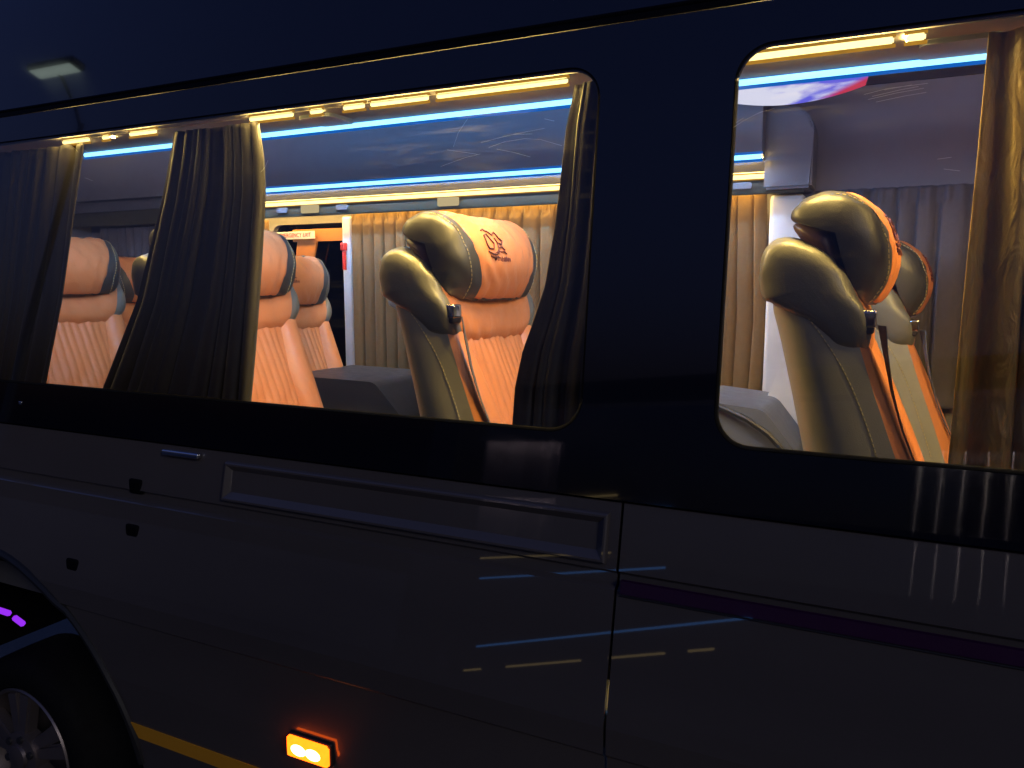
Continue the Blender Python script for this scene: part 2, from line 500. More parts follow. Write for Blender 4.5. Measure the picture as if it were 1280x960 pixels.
# ---- latch, and dark blocks standing in for reflected details
box('door_latch', (-1.80, -1.66, 1.464, 1.480, 1.276, 1.292), M['chrome'], bus, 0.005)
for (x, z) in ((-1.905, 1.175), (-1.895, 1.05), (-2.13, 0.92)):
    box('vent_plug', (x - 0.028, x + 0.028, Yl(z) - 0.0025, Yl(z) + 0.02, z - 0.022, z + 0.022), M['groove'], bus, 0.010)
for (x, z) in ((-2.46, 1.375),):
    box('screw_cap', (x - 0.006, x + 0.006, Yb(z) - 0.003, Yb(z) + 0.003, z - 0.005, z + 0.005), M['chrome'], bus, 0.002)

# ---- wheel
wh = bpy.data.objects.new('wheel', None); COL.objects.link(wh); wh.parent = bus; wh.location = (-2.66, 1.56, 0.10)
def lathe(name, prof, mat, parent, n=56):
    V, F = [], []
    for k in range(n):
        a = 2 * PI * k / n
        for r, y in prof:
            V.append((r * math.cos(a), y, r * math.sin(a)))
    m = len(prof)
    for k in range(n):
        for j in range(m - 1):
            a, b = k * m + j, ((k + 1) % n) * m + j
            F.append((a, b, b + 1, a + 1))
    return obj(name, V, F, mat, parent, angle=35)
lathe('tyre', [(0.235, 0.02), (0.24, -0.03), (0.27, -0.045), (0.31, -0.04), (0.335, -0.02), (0.345, 0.01), (0.347, 0.10), (0.345, 0.19), (0.30, 0.22), (0.235, 0.22)], M['rubber'], wh)
rim = lathe('rim', [(0.236, -0.03), (0.232, -0.036), (0.222, -0.03), (0.214, 0.0), (0.205, 0.05), (0.20, 0.12), (0.0, 0.13)], M['rim'], wh)
for k in range(5):
    a0 = PI / 2 + 0.12 + 2 * PI * k / 5
    for s in (-1, 1):
        a = a0 + s * 0.17
        bm = bmesh.new()
        vs = box_bm(bm, 0.055, 0.222, -0.045, 0.0, -0.022, 0.022)
        for v in bm.verts:
            if v.co.x > 0.1:
                v.co.z *= 1.35; v.co.y += 0.018
        bmesh.ops.bevel(bm, geom=bm.edges[:], offset=0.007, segments=2, affect='EDGES')
        ca, sa = math.cos(a), math.sin(a)
        for v in bm.verts:
            x, z = v.co.x, v.co.z
            v.co.x, v.co.z = x * ca - z * sa, x * sa + z * ca
        from_bm('spoke', bm, M['rim'], rim)
lathe('hub_cap', [(0.085, 0.0), (0.083, -0.05), (0.06, -0.056), (0.045, -0.056), (0.042, -0.066), (0.03, -0.07), (0.0, -0.071)], M['rim'], rim, 40)
for k in range(6):
    a = 2 * PI * k / 6 + 0.3
    bm = bmesh.new()
    bmesh.ops.create_cone(bm, cap_ends=True, segments=10, radius1=0.013, radius2=0.013, depth=0.012)
    for v in bm.verts:
        x, y, z = v.co
        v.co = Vector((x + 0.065 * math.cos(a), z - 0.056, y + 0.065 * math.sin(a)))
    from_bm('wheel_bolt', bm, M['dplastic'], rim)

# ------------------------------------------------------------------ interior shell
XI0, XI1 = -4.5, 1.6
box('cabin_floor', (XI0, XI1, 1.53, 3.30, 0.72, 0.80), M['floor'], bus)
box('end_wall', (XI0 - 0.05, XI0, 1.60, 3.26, 0.80, 2.55), M['liner'], bus)
box('end_wall', (XI1, XI1 + 0.05, 1.66, 3.26, 0.80, 2.55), M['liner'], bus)
# ceiling, gently arched
V, F = [], []
for i in range(2):
    for j in range(13):
        t = j / 12
        V.append(((XI0, XI1)[i], lerp(1.735, 3.24, t), 2.50 + 0.07 * math.sin(PI * t)))
F = [(j, j + 1, 14 + j, 13 + j) for j in range(12)]
o = obj('ceiling_panel', V, F, M['liner'], bus)
s = o.modifiers.new('thickness', 'SOLIDIFY'); s.thickness = 0.02; s.offset = 1
# far side wall with openings
FW = 3.25
fh1 = round_poly([(-3.02, 1.27, 0.05), (-2.515, 1.27, 0.05), (-2.50, 2.065, 0.05), (-3.02, 2.065, 0.05)])
fh0 = round_poly([(-4.3, 1.30, 0.05), (-3.25, 1.30, 0.05), (-3.25, 2.05, 0.05), (-4.3, 2.05, 0.05)])
fh2 = round_poly([(-2.35, 1.30, 0.05), (-1.0, 1.30, 0.05), (-1.0, 2.05, 0.05), (-2.35, 2.05, 0.05)])
fh3 = round_poly([(-0.20, 1.35, 0.05), (1.2, 1.35, 0.05), (1.2, 2.05, 0.05), (-0.20, 2.05, 0.05)])
plate('inner_wall', [Vector((XI0, 0.8)), Vector((XI1, 0.8)), Vector((XI1, 2.52)), Vector((XI0, 2.52))], [fh0, fh1, fh2, fh3], lambda x, z: (x, FW, z), M['wall'], bus, 0.035)
for h in (fh0, fh1, fh2, fh3):
    plate('window_pane', h, [], lambda x, z: (x, FW + 0.03, z), M['dark_glass'], bus, 0.004)
# window sill ledge
bm = bmesh.new(); box_bm(bm, XI0, -0.62, 3.08, 3.249, 1.215, 1.262)
bmesh.ops.bevel(bm, geom=bm.edges[:], offset=0.012, segments=3, affect='EDGES')
from_bm('sill_ledge', bm, M['plastic'], bus)
# white pillars
box('pillar_trim', (-2.485, -2.43, 3.16, 3.249, 1.27, 2.085), M['white'], bus, 0.012)
box('pillar_trim', (-0.425, -0.30, 3.14, 3.249, 1.30, 2.09), M['white'], bus, 0.02)
# emergency window trim
ef = round_poly([(-2.97, 1.30, 0.0), (-2.50, 1.30, 0.0), (-2.50, 2.04, 0.0), (-2.97, 2.04, 0.0)])
er = bpy.data.objects.new('emergency_handle', None)
bm = bmesh.new()
for pts in ([(-2.86, 2.035), (-2.505, 2.035), (-2.505, 1.972), (-2.86, 1.972)], [(-2.83, 1.9715), (-2.70, 1.9715), (-2.755, 1.78), (-2.865, 1.78)]):
    v = [bm.verts.new((x, 3.238, z)) for x, z in pts]; w = [bm.verts.new((x, 3.226, z)) for x, z in pts]
    bm.faces.new(v); bm.faces.new(w[::-1])
    for k in range(4):
        bm.faces.new((v[k], v[(k + 1) % 4], w[(k + 1) % 4], w[k]))
from_bm('window_frame_trim', bm, M['tan'], bus, smooth=False)
box('latch_block', (-2.79, -2.72, 3.205, 3.225, 1.775, 1.83), M['dplastic'], bus, 0.004)
sg = box('exit_label', (-2.955, -2.70, 3.208, 3.214, 1.985, 2.024), M['sign_white'], bus)
cu = bpy.data.curves.new('exit_lettering', 'FONT'); cu.body = 'EMERGENCY EXIT'; cu.size = 0.031; cu.extrude = 0.0006; cu.align_x = 'CENTER'; cu.align_y = 'CENTER'
to = bpy.data.objects.new('tmp_text', cu); COL.objects.link(to)
dg = bpy.context.evaluated_depsgraph_get(); dg.update()
me = bpy.data.meshes.new_from_object(to.evaluated_get(dg)); bpy.data.objects.remove(to)
me.materials.clear(); me.materials.append(M['sign_red'])
tx = bpy.data.objects.new('lettering', me); COL.objects.link(tx); tx.parent = sg
tx.location = (-2.8275, 3.2065, 2.0045); tx.rotation_euler = (PI / 2, 0, 0)
tx.scale = (0.85, 1, 1)
# little red hammer on the pillar
hm = box('safety_hammer', (-2.474, -2.45, 3.13, 3.16, 1.915, 1.955), M['red'], bus, 0.006)
box('hammer_handle', (-2.467, -2.457, 3.135, 3.158, 1.82, 1.914), M['red'], hm, 0.003)
# step cover / wheel box on the far side
def extrude_xz(name, pts, y0, y1, mat, parent, bevel=0.012):
    bm = bmesh.new()
    a = [bm.verts.new((x, y0, z)) for x, z in pts]; b = [bm.verts.new((x, y1, z)) for x, z in pts]
    bm.faces.new(a); bm.faces.new(b[::-1])
    for k in range(len(pts)):
        q = (k + 1) % len(pts)
        bm.faces.new((a[k], a[q], b[q], b[k]))
    if bevel:
        bmesh.ops.bevel(bm, geom=bm.edges[:], offset=bevel, segments=2, affect='EDGES', clamp_overlap=True)
    return from_bm(name, bm, mat, parent)
wb = round_poly([(-2.4, 0.8, 0), (-1.72, 0.8, 0), (-1.76, 1.20, 0.06), (-1.90, 1.345, 0.07), (-2.4, 1.352, 0.03)], 5)
extrude_xz('wheel_box', [(p.x, p.y) for p in wb], 2.60, 3.07, M['dplastic'], bus)
dt = round_poly([(-0.60, 0.8, 0), (-0.22, 0.8, 0), (-0.24, 1.19, 0.05), (-0.35, 1.33, 0.06), (-0.60, 1.352, 0.03)], 5)
extrude_xz('door_trim', [(p.x, p.y) for p in dt], 2.66, 3.10, M['plastic'], bus)
tube('grab_rail', [(-0.52, 2.64, 1.345), (-0.40, 2.63, 1.30), (-0.33, 2.63, 1.255), (-0.27, 2.64, 1.19)], 0.010, M['dplastic'], bus)
wp = round_poly([(-0.395, 0.8, 0), (-0.05, 0.8, 0), (-0.05, 1.66, 0.05), (-0.24, 1.66, 0.05), (-0.335, 1.47, 0.10), (-0.395, 1.30, 0.08)], 6)
extrude_xz('partition_panel', [(p.x, p.y) for p in wp], 3.0, 3.06, M['white'], bus)
# near side inner trim above windows, lower inner wall
# ------------------------------------------------------------------ luggage racks with LED strips
def led(parent, x0, x1, y, z, kind, inward=1, w=0.03, h=0.012, hotm=None, e=0.0045):
    """lens facing the aisle, and behind that lip a row of diodes shining downward"""
    lens = {'warm': M['warm'], 'blue': M['blue']}[kind]; hot = hotm or {'warm': M['warm_hot'], 'blue': M['blue_hot']}[kind]
    bm = bmesh.new(); box_bm(bm, x0, x1, y - 0.005, y + 0.005, z - h / 2, z + h / 2)
    bmesh.ops.bevel(bm, geom=bm.edges[:], offset=0.003, segments=2, affect='EDGES')
    o = from_bm('led_strip', bm, lens, parent)
    if kind == 'warm' and inward > 0 and hotm is None:     # second, unseen row added above the window edge to light the seat flanks
        V = [(x0, 1.648, 2.246), (x1, 1.648, 2.246), (x1, 1.668, 2.246), (x0, 1.668, 2.246)]
        obj('led_row', V, [(0, 3, 2, 1)], M['warm_out'], parent, smooth=False)
    # glowing bars above and below the lens imitate its bloom halo
    for (za, zb) in ((z + h / 2 + 0.0003, z + h / 2 + e), (z - h / 2 - e, z - h / 2 - 0.0003)):
        box('profile_edge', (x0 - 0.003, x1 + 0.003, y - 0.003, y + 0.004, za, zb), M[kind + '_edge'], o)
    ya, yb = y + 0.008 * inward, y + (0.008 + w) * inward
    zz = z + h / 2 - 0.0005
    xe = x1 - 0.075 if kind == 'warm' else x1 - 0.03
    if xe - x0 < 0.03:
        xe = x0 + 0.004
    V = [(x0, ya, zz), (xe, ya, zz), (xe, yb, zz), (x0, yb, zz)]
    obj('led_row', V, [(0, 1, 2, 3)] if inward < 0 else [(0, 3, 2, 1)], hot, parent, smooth=False)
    return o
near = bpy.data.objects.new('luggage_rack', None); COL.objects.link(near); near.parent = bus
def rack_body(name, prof, x0, x1, mat, parent, cap_round=False):
    V, F = [], []
    m = len(prof); n = 16
    xs = [lerp(x0, x1, i / n) for i in range(n + 1)]
    for x in xs:
        for y, z in prof:
            V.append((x, y, z))
    for i in range(n):
        for j in range(m):
            F.append((i * m + j, i * m + (j + 1) % m, (i + 1) * m + (j + 1) % m, (i + 1) * m + j))
    F.append(tuple(range(m))); F.append(tuple((n) * m + j for j in range(m - 1, -1, -1)))
    return obj(name, V, F, mat, parent, angle=35)
rack_body('rack_shelf', [(1.672, 2.217), (1.908, 2.217), (1.912, 2.222), (1.908, 2.235), (1.715, 2.245), (1.735, 2.49), (1.715, 2.49), (1.690, 2.245)], XI0, XI1, M['liner'], near)
for a, b in ((-2.437, -2.31), (-2.245, -2.215), (-2.12, -2.005), (-1.63, -1.475), (-1.415, -1.375), (-1.305, -1.238), (-1.218, -1.045), (-1.02, -0.676), (-0.283, -0.015), (0.005, 0.038), (0.30, 1.0)):
    led(near, a, b, 1.682, 2.206, 'warm', 1, 0.034, 0.013, None, 0.006)
tube('led_wire', [(-2.44, 1.6775, 2.209), (-0.67, 1.6775, 2.209)], 0.0014, M['sign_white'], near, 5)
led(near, -2.62, 0.165, 1.885, 2.208, 'blue', 1, 0.011, 0.014, None, 0.007)
obj('led_row', [(-2.62, 1.80, 2.262), (-0.45, 1.80, 2.262), (-0.45, 1.84, 2.262), (-2.62, 1.84, 2.262)], [(0, 1, 2, 3)], M['blue_cove'], near, smooth=False)  # unseen row added to turn the ceiling and far rack blue
obj('led_row', [(-4.4, 1.80, 2.262), (-2.70, 1.80, 2.262), (-2.70, 1.84, 2.262), (-4.4, 1.84, 2.262)], [(0, 1, 2, 3)], M['cove'], near, smooth=False)  # unseen row added to brighten the ceiling at the left
obj('led_row', [(-0.40, 1.80, 2.262), (1.40, 1.80, 2.262), (1.40, 1.84, 2.262), (-0.40, 1.84, 2.262)], [(0, 1, 2, 3)], M['cove'], near, smooth=False)  # unseen row added to brighten the wall and ceiling at the right
def reading_panel(x0, x1, y0, y1, z):
    pl = round_poly([(x0, y0, 0.02), (x1, y0, 0.02), (x1, y1, 0.02), (x0, y1, 0.02)])
    return plate('reading_lamp', pl, [], lambda x, y: (x, y, z), M['lamp_cool'], near, 0.012, (0, 0, 1))
reading_panel(0.03, 0.17, 1.745, 1.86, 2.207)
reading_panel(-1.52, -1.40, 1.745, 1.86, 2.207)
far = bpy.data.objects.new('luggage_rack', None); COL.objects.link(far); far.parent = bus
rack_body('rack_shelf', [(3.005, 2.224), (3.055, 2.222), (3.10, 2.172), (3.249, 2.170), (3.249, 2.52), (2.99, 2.48), (2.985, 2.30)], XI0, -0.44, M['liner'], far)
rack_body('rack_fascia', [(3.092, 2.168), (3.104, 2.168), (3.104, 2.088), (3.094, 2.088), (3.090, 2.096)], XI0, -0.30, M['beige'], far)
led(far, -3.45, -0.44, 3.0, 2.213, 'blue', 1, 0.010, 0.017, None, 0.009)
obj('led_row', [(-3.45, 3.021, 2.2135), (-0.44, 3.021, 2.2135), (-0.44, 3.035, 2.2135), (-3.45, 3.035, 2.2135)], [(0, 3, 2, 1)], M['warm_mid'], far, smooth=False)  # unseen row added to brighten the far seats and aisle
led(far, -3.45, -0.315, 3.085, 2.153, 'warm', 1, 0.004, 0.017, M['warm_edge'])
obj('led_row', [(-3.45, 3.112, 2.155), (-0.315, 3.112, 2.155), (-0.315, 3.14, 2.155), (-3.45, 3.14, 2.155)], [(0, 3, 2, 1)], M['warm_far'], far, smooth=False)
# rounded end cap of the far rack
V, F = [], []
cap = [(-0.44, 0.0)] 
for k in range(13):
    a = PI / 2 * k / 12
    cap.append((-0.44 + 0.16 * math.sin(a), 0.16 * (1 - math.cos(a))))
ec = round_poly([(-0.4395, 2.10, 0), (-0.27, 2.10, 0.0), (-0.27, 2.40, 0.10), (-0.4395, 2.40, 0.0)], 8)
extrude_xz('rack_end_cap', [(p.x, p.y) for p in ec], 3.06, 3.247, M['liner'], far, 0.02)
for x in (-2.80, -2.62, -2.42, -1.82, -0.52):
    big = x in (-2.62, -1.82)
    V, F = [], []
    rx, rz = (0.055, 0.020) if big else (0.035, 0.012)
    pl = round_poly([(x - rx, 2.122 - rz, 0.008), (x + rx, 2.122 - rz, 0.008), (x + rx, 2.122 + rz, 0.008), (x - rx, 2.122 + rz, 0.008)], 4)
    plate('reading_lamp', pl, [], lambda x, z: (x, 3.082, z), M['lamp_dim'] if big else M['plastic'], far, 0.012)

# glowing panel under the ceiling, standing in for a reflection in the window glass
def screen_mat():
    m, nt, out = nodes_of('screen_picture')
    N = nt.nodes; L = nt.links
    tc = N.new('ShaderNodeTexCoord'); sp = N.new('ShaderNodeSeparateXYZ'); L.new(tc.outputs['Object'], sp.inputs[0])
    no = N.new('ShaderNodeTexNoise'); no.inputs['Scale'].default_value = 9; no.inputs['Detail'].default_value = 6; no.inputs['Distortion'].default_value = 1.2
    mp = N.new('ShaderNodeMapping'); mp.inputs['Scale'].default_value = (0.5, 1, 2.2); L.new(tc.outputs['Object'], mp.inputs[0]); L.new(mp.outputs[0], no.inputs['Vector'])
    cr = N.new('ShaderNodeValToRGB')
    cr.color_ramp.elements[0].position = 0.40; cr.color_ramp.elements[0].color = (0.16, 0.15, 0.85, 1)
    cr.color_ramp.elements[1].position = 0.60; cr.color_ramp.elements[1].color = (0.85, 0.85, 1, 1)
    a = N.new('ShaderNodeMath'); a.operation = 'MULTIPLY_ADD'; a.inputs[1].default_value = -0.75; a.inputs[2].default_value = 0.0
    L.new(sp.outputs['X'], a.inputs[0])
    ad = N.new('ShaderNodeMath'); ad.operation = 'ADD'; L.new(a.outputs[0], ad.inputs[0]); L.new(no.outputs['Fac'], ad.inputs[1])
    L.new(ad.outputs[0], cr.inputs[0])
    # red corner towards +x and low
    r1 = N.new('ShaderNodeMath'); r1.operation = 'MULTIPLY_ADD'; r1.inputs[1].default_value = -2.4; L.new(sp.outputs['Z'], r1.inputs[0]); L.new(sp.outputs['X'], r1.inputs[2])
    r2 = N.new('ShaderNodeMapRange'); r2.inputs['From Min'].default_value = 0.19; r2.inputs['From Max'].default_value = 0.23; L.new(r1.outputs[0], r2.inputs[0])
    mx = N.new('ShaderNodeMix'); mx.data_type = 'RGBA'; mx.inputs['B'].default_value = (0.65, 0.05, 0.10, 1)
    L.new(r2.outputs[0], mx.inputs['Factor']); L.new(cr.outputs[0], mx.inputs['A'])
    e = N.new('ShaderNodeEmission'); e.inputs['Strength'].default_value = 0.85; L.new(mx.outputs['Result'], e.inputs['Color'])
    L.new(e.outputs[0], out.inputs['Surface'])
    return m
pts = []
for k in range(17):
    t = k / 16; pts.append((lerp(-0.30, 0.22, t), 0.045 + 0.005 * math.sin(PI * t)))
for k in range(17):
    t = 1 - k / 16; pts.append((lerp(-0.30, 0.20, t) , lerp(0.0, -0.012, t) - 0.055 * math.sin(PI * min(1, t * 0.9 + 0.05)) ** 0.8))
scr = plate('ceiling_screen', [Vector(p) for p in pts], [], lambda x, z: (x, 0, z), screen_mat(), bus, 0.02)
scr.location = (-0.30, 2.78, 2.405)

# ------------------------------------------------------------------ seats
SB = 0.80   # cabin floor level
def pillow(P, hw, per, p=4.5, q=2.4, nt=41, front=None, setback=0.0, tb=None, shrink_x=1.0, drop=None, dexp=2):
    """closed profile P (x,z) swept across w with rounded ends. returns function grid[i][j] -> xyz and canonical t list"""
    ctrl = cr_closed(P, per)
    cen = ctrl.mean(axis=0)
    J = len(ctrl)
    tc = np.sin(np.linspace(-PI / 2, PI / 2, nt))          # canonical
    TB = 0.80
    # snap a canonical line on the boundary
    ib = int(np.argmin(abs(tc - TB))); sc = TB / tc[ib]
    G = np.zeros((nt, J, 3))
    for j in range(J):
        b = TB if tb is None else tb(j / per)
        for i in range(nt):
            t = tc[i]; a = abs(t)
            tbn = tc[ib]
            aw = a / tbn * b if a <= tbn else b + (a - tbn) / (1 - tbn) * (1 - b)
            k = max(0.0, 1 - aw ** p) ** (1 / q)
            pt = cen + (ctrl[j] - cen) * np.array([lerp(1, k, shrink_x), k])
            G[i, j] = (pt[0] + setback * (1 - aw * aw), math.copysign(aw, t) * hw, pt[1])
            wv = 0.0016 * k * (math.sin(31 * aw * math.copysign(1, t) + 3 * math.sin(5.0 * pt[1] * 9)) + 0.8 * math.sin(57 * pt[1] + 19 * t) + 0.7 * math.sin(83 * t + 41 * pt[0]))
            dv = ctrl[j] - cen; dl = max(1e-4, float(np.hypot(*dv)))
            G[i, j, 0] += dv[0] / dl * wv; G[i, j, 2] += dv[1] / dl * wv
            if drop:
                G[i, j, 2] += drop(j / per) * (1 - aw ** dexp)
    return G, ib, J

def grid_split(G, classify, groups):
    nt, J, _ = G.shape
    out = {g: ([], [], {}) for g in groups}
    for i in range(nt - 1):
        for j in range(J):
            g = classify(i, j)
            V, F, mp = out[g]
            f = []
            for (a, b) in ((i, j), (i, (j + 1) % J), (i + 1, (j + 1) % J), (i + 1, j)):
                if (a, b) not in mp:
                    mp[(a, b)] = len(V); V.append(G[a, b])
                f.append(mp[(a, b)])
            F.append(tuple(f))
    return out

def crease(G, lines, depth):
    """press seam lines into the surface: lines = list of (i or None, j or None, range)"""
    nt, J, _ = G.shape
    cen = G.mean(axis=(0, 1))
    for idx in lines:
        i, j = idx
        d = cen - G[i, j]; d[1] *= 0.3
        n = np.linalg.norm(d)
        if n > 1e-6:
            G[i, j] += d / n * depth

def dashes(pts, step=0.011, ln=0.007, r=0.0011):
    """a row of stitches along a polyline"""
    P = np.array(pts); seg = np.linalg.norm(np.diff(P, axis=0), axis=1); s = np.concatenate([[0], np.cumsum(seg)])
    V, F = [], []
    d = 0.0
    while d + ln < s[-1]:
        a = [np.interp(d, s, P[:, k]) for k in range(3)]; b = [np.interp(d + ln, s, P[:, k]) for k in range(3)]
        v, f = tube_vf([a, b], r, 5)
        o = len(V); V += v; F += [tuple(o + i for i in q) for q in f]
        d += step
    return V, F

HEAD = [(-0.100, 1.943), (-0.070, 1.936), (-0.036, 1.908), (-0.010, 1.862), (0.000, 1.812), (-0.010, 1.762), (-0.028, 1.726),
        (-0.045, 1.715), (-0.054, 1.733), (-0.060, 1.776), (-0.066, 1.818), (-0.079, 1.854), (-0.108, 1.882), (-0.145, 1.887), (-0.174, 1.878), (-0.190, 1.888), (-0.187, 1.908), (-0.167, 1.930), (-0.130, 1.944)]
SHO = [(-0.150, 1.838), (-0.108, 1.818), (-0.074, 1.782), (-0.044, 1.738), (-0.022, 1.708), (-0.014, 1.682), (-0.026, 1.652), (-0.058, 1.640), (-0.096, 1.650), (-0.150, 1.676), (-0.205, 1.708),
       (-0.226, 1.724), (-0.233, 1.780), (-0.224, 1.822), (-0.205, 1.840), (-0.178, 1.845)]
T_XB = [(1.20, 0.115), (1.395, 0.049), (1.53, 0.0), (1.62, -0.030), (1.68, -0.048), (1.78, -0.09)]
T_XR = [(1.20, -0.090), (1.389, -0.136), (1.512, -0.164), (1.635, -0.194), (1.693, -0.211), (1.78, -0.218)]
T_TIP = [(1.20, 0.046), (1.395, 0.036), (1.53, 0.028), (1.62, 0.018), (1.68, 0.008), (1.78, 0.0)]

def make_seat():
    root = thing('bus_seat', 'orange and black leather bus seat', 'seat')
    # ---- headrest
    P = [(x, z - SB) for x, z in HEAD]
    per = 6
    def tb(u):                         # u: control index along the profile; the black wing widens downwards
        return lerp(0.80, 0.54, min(1, max(0, (u - 1.0) / 4.2)) ** 1.3) if u <= 7 else 0.80
    def drop(u):                       # the pillow sags a little towards the middle
        return -0.010
    G, ib, J = pillow(P, 0.266, per, 11.0, 2.5, 45, setback=0.034, tb=tb, drop=drop)
    nt = G.shape[0]
    jf0, jf1 = 0, 6 * per + 3
    lo, hi = nt - 1 - ib, ib
    lo, hi = min(lo, hi), max(lo, hi)
    for i in range(lo, hi + 1):
        for j in (jf0, jf1):
            crease(G, [(i, j)], 0.004)
    for i in (lo, hi):
        for j in range(jf0 + 1, jf1):
            crease(G, [(i, j)], 0.004)
    # two vertical seams on the front
    i1 = int(lerp(lo, hi, 0.30)); i2 = nt - 1 - i1
    for i in (i1, i2):
        for j in range(jf0 + 1, jf1):
            crease(G, [(i, j)], 0.0025)
    S = grid_split(G, lambda i, j: 'c' if (lo <= i < hi and jf0 <= j < jf1) else 'w', ('c', 'w'))
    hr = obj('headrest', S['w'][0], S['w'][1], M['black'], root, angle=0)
    hc = obj('headrest_cushion', S['c'][0], S['c'][1], M['orange'], hr, angle=0)
    # stitching on the near and far wings
    for i in (lo - 2, hi + 2):
        line = [G[i, j] + (G[i, j] - G.mean(axis=(0, 1))) * 0.004 for j in range(0, jf1 + 1)]
        v, f = dashes(line)
        obj('stitch', v, f, M['thread'], hr)
    # emblem on the front: a crest above a line of small letters, pressed onto the surface
    def on_front(w, s):                # w lateral metres, s 0..1 down the front
        jj = jf0 + s * (jf1 - jf0)
        j0 = int(jj); fj = jj - j0
        ws = np.array([lerp(G[i, j0 % J], G[i, (j0 + 1) % J], fj)[1] for i in range(nt)])
        A = np.array([lerp(G[i, j0 % J], G[i, (j0 + 1) % J], fj) for i in range(nt)])
        p = np.array([np.interp(w, ws, A[:, k]) for k in range(3)])
        return p + np.array([0.0018, 0, 0.0007])
    SQ = lambda st: [(w * 1.15 - 0.085, 0.33 + (q - 0.22) * 0.60) for w, q in st]
    strokes = [
        [(-.040, .26), (-.025, .22), (-.010, .24), (.000, .30), (.010, .26), (.022, .34), (.036, .37), (.030, .42), (.014, .41)],
        [(-.038, .33), (-.026, .30), (-.012, .34), (-.004, .42), (-.012, .50), (-.026, .50), (-.036, .44), (-.038, .33)],
        [(.004, .34), (.010, .42), (.006, .50), (-.004, .55)],
        [(-.034, .54), (-.020, .57), (-.002, .57), (.010, .52)],
        [(-.030, .60), (-.012, .62), (.002, .60)],
        [(.014, .47), (.026, .46), (.036, .50)], [(.016, .53), (.028, .52), (.040, .55)],
    ]
    for k in range(6):                 # letter-like marks
        w0 = -.010 + k * 0.0115
        strokes.append([(w0, .66), (w0 + .001, .59 + .012 * (k % 2))])
        strokes.append([(w0, .60 + .012 * (k % 3)), (w0 + .006, .61), (w0 + .006, .655)])
    V, F = [], []
    for si, st in enumerate(strokes):
        st = SQ(st)
        st2 = []
        for a, b in zip(st[:-1], st[1:]):
            for q in range(4):
                st2.append((lerp(a[0], b[0], q / 4), lerp(a[1], b[1], q / 4)))
        st2.append(st[-1])
        v, f = tube_vf([on_front(w, s) for w, s in st2], 0.0021 if si < 7 else 0.0013, 5)
        o = len(V); V += v; F += [tuple(o + k for k in q) for q in f]
    obj('emblem', V, F, M['emblem'], hc)
    # core under the headrest
    core = [(-0.176, 1.872), (-0.145, 1.882), (-0.110, 1.874), (-0.085, 1.848), (-0.071, 1.808), (-0.072, 1.765), (-0.10, 1.785), (-0.15, 1.835)]
    Gc, _, Jc = pillow([(x, z - SB) for x, z in core], 0.258, 5, 9, 2.4, 21, setback=0.0)
    V, F, _ = grid_split(Gc, lambda i, j: 'a', ('a',))['a']
    obj('headrest_core', V, F, M['maroon'], hr, angle=0)
    # ---- shoulder pad
    def tb2(u):
        return lerp(0.80, 0.88, min(1, u / 3)) if u <= 3 else (lerp(0.88, 0.66, min(1, (u - 3) / 3)) if u <= 6.5 else 0.80)
    G2, ib2, J2 = pillow([(x, z - SB) for x, z in SHO], 0.288, per, 22.0, 2.8, 49, setback=0.004, tb=tb2, drop=lambda u: -0.058 * max(0.0, min(1.0, (u - 2.5) / 2.5)) if u < 7.5 else -0.058 * max(0.0, 1 - (u - 7.5) / 1.2), dexp=5)
    nt2 = G2.shape[0]; lo2, hi2 = min(ib2, nt2 - 1 - ib2), max(ib2, nt2 - 1 - ib2)
    js1 = 6 * per + 2
    for i in (lo2, hi2):
        for j in range(0, js1):
            crease(G2, [(i, j)], 0.004)
    S2 = grid_split(G2, lambda i, j: 'c' if (lo2 <= i < hi2 and 0 <= j < js1) else 'w', ('c', 'w'))
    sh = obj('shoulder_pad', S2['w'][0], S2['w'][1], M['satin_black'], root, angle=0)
    obj('pad_front', S2['c'][0], S2['c'][1], M['orange'], sh, angle=0)
    # ---- backrest shell, bolsters, pleated panel
    zs = np.linspace(1.20, 1.772, 48)
    WB, WO = 0.252, 0.279
    nb, ncen, nsh = 10, 61, 48
    shell = np.zeros((len(zs), nsh, 3)); bolL = np.zeros((len(zs), nb, 3)); bolR = np.zeros((len(zs), nb, 3)); cen = np.zeros((len(zs), ncen, 3))
    for a, z in enumerate(zs):
        xb, xr, tip = interp(z, T_XB), interp(z, T_XR), interp(z, T_TIP)
        wc = interp(z, [(1.20, .135), (1.45, .140), (1.64, .175)])
        xc = xb + tip * 0.35 - 0.004
        for k in range(nb):
            q = k / (nb - 1)
            w = lerp(WB, wc, q); x = lerp(xb, xc, q) + tip * 0.95 * math.sin(PI * min(1, q * 1.02)) ** 0.75
            if k == nb - 1: x = xc - 0.003
            bolL[a, k] = (x, -w, z - SB); bolR[a, nb - 1 - k] = (x, w, z - SB)
        top = max(0.0, 1 - abs(z - 1.612) / 0.02)
        for k in range(ncen):
            w = lerp(-wc, wc, k / (ncen - 1))
            fl = max(0, min(1, (wc - abs(w)) / 0.02))
            am = interp(z, [(1.2, .004), (1.5, .004), (1.60, .0055)])
            x = xc - 0.003 + fl * (0.006 * (1 - (w / wc) ** 2) + am * abs(math.cos(PI * w / 0.031)) ** 0.7 + 0.0035 * math.sin(9 * w + 14 * z) + 0.0022 * math.sin(46 * w - 27 * z + 2.0 * math.sin(21 * z))) - top * 0.004
            cen[a, k] = (x, w, z - SB)
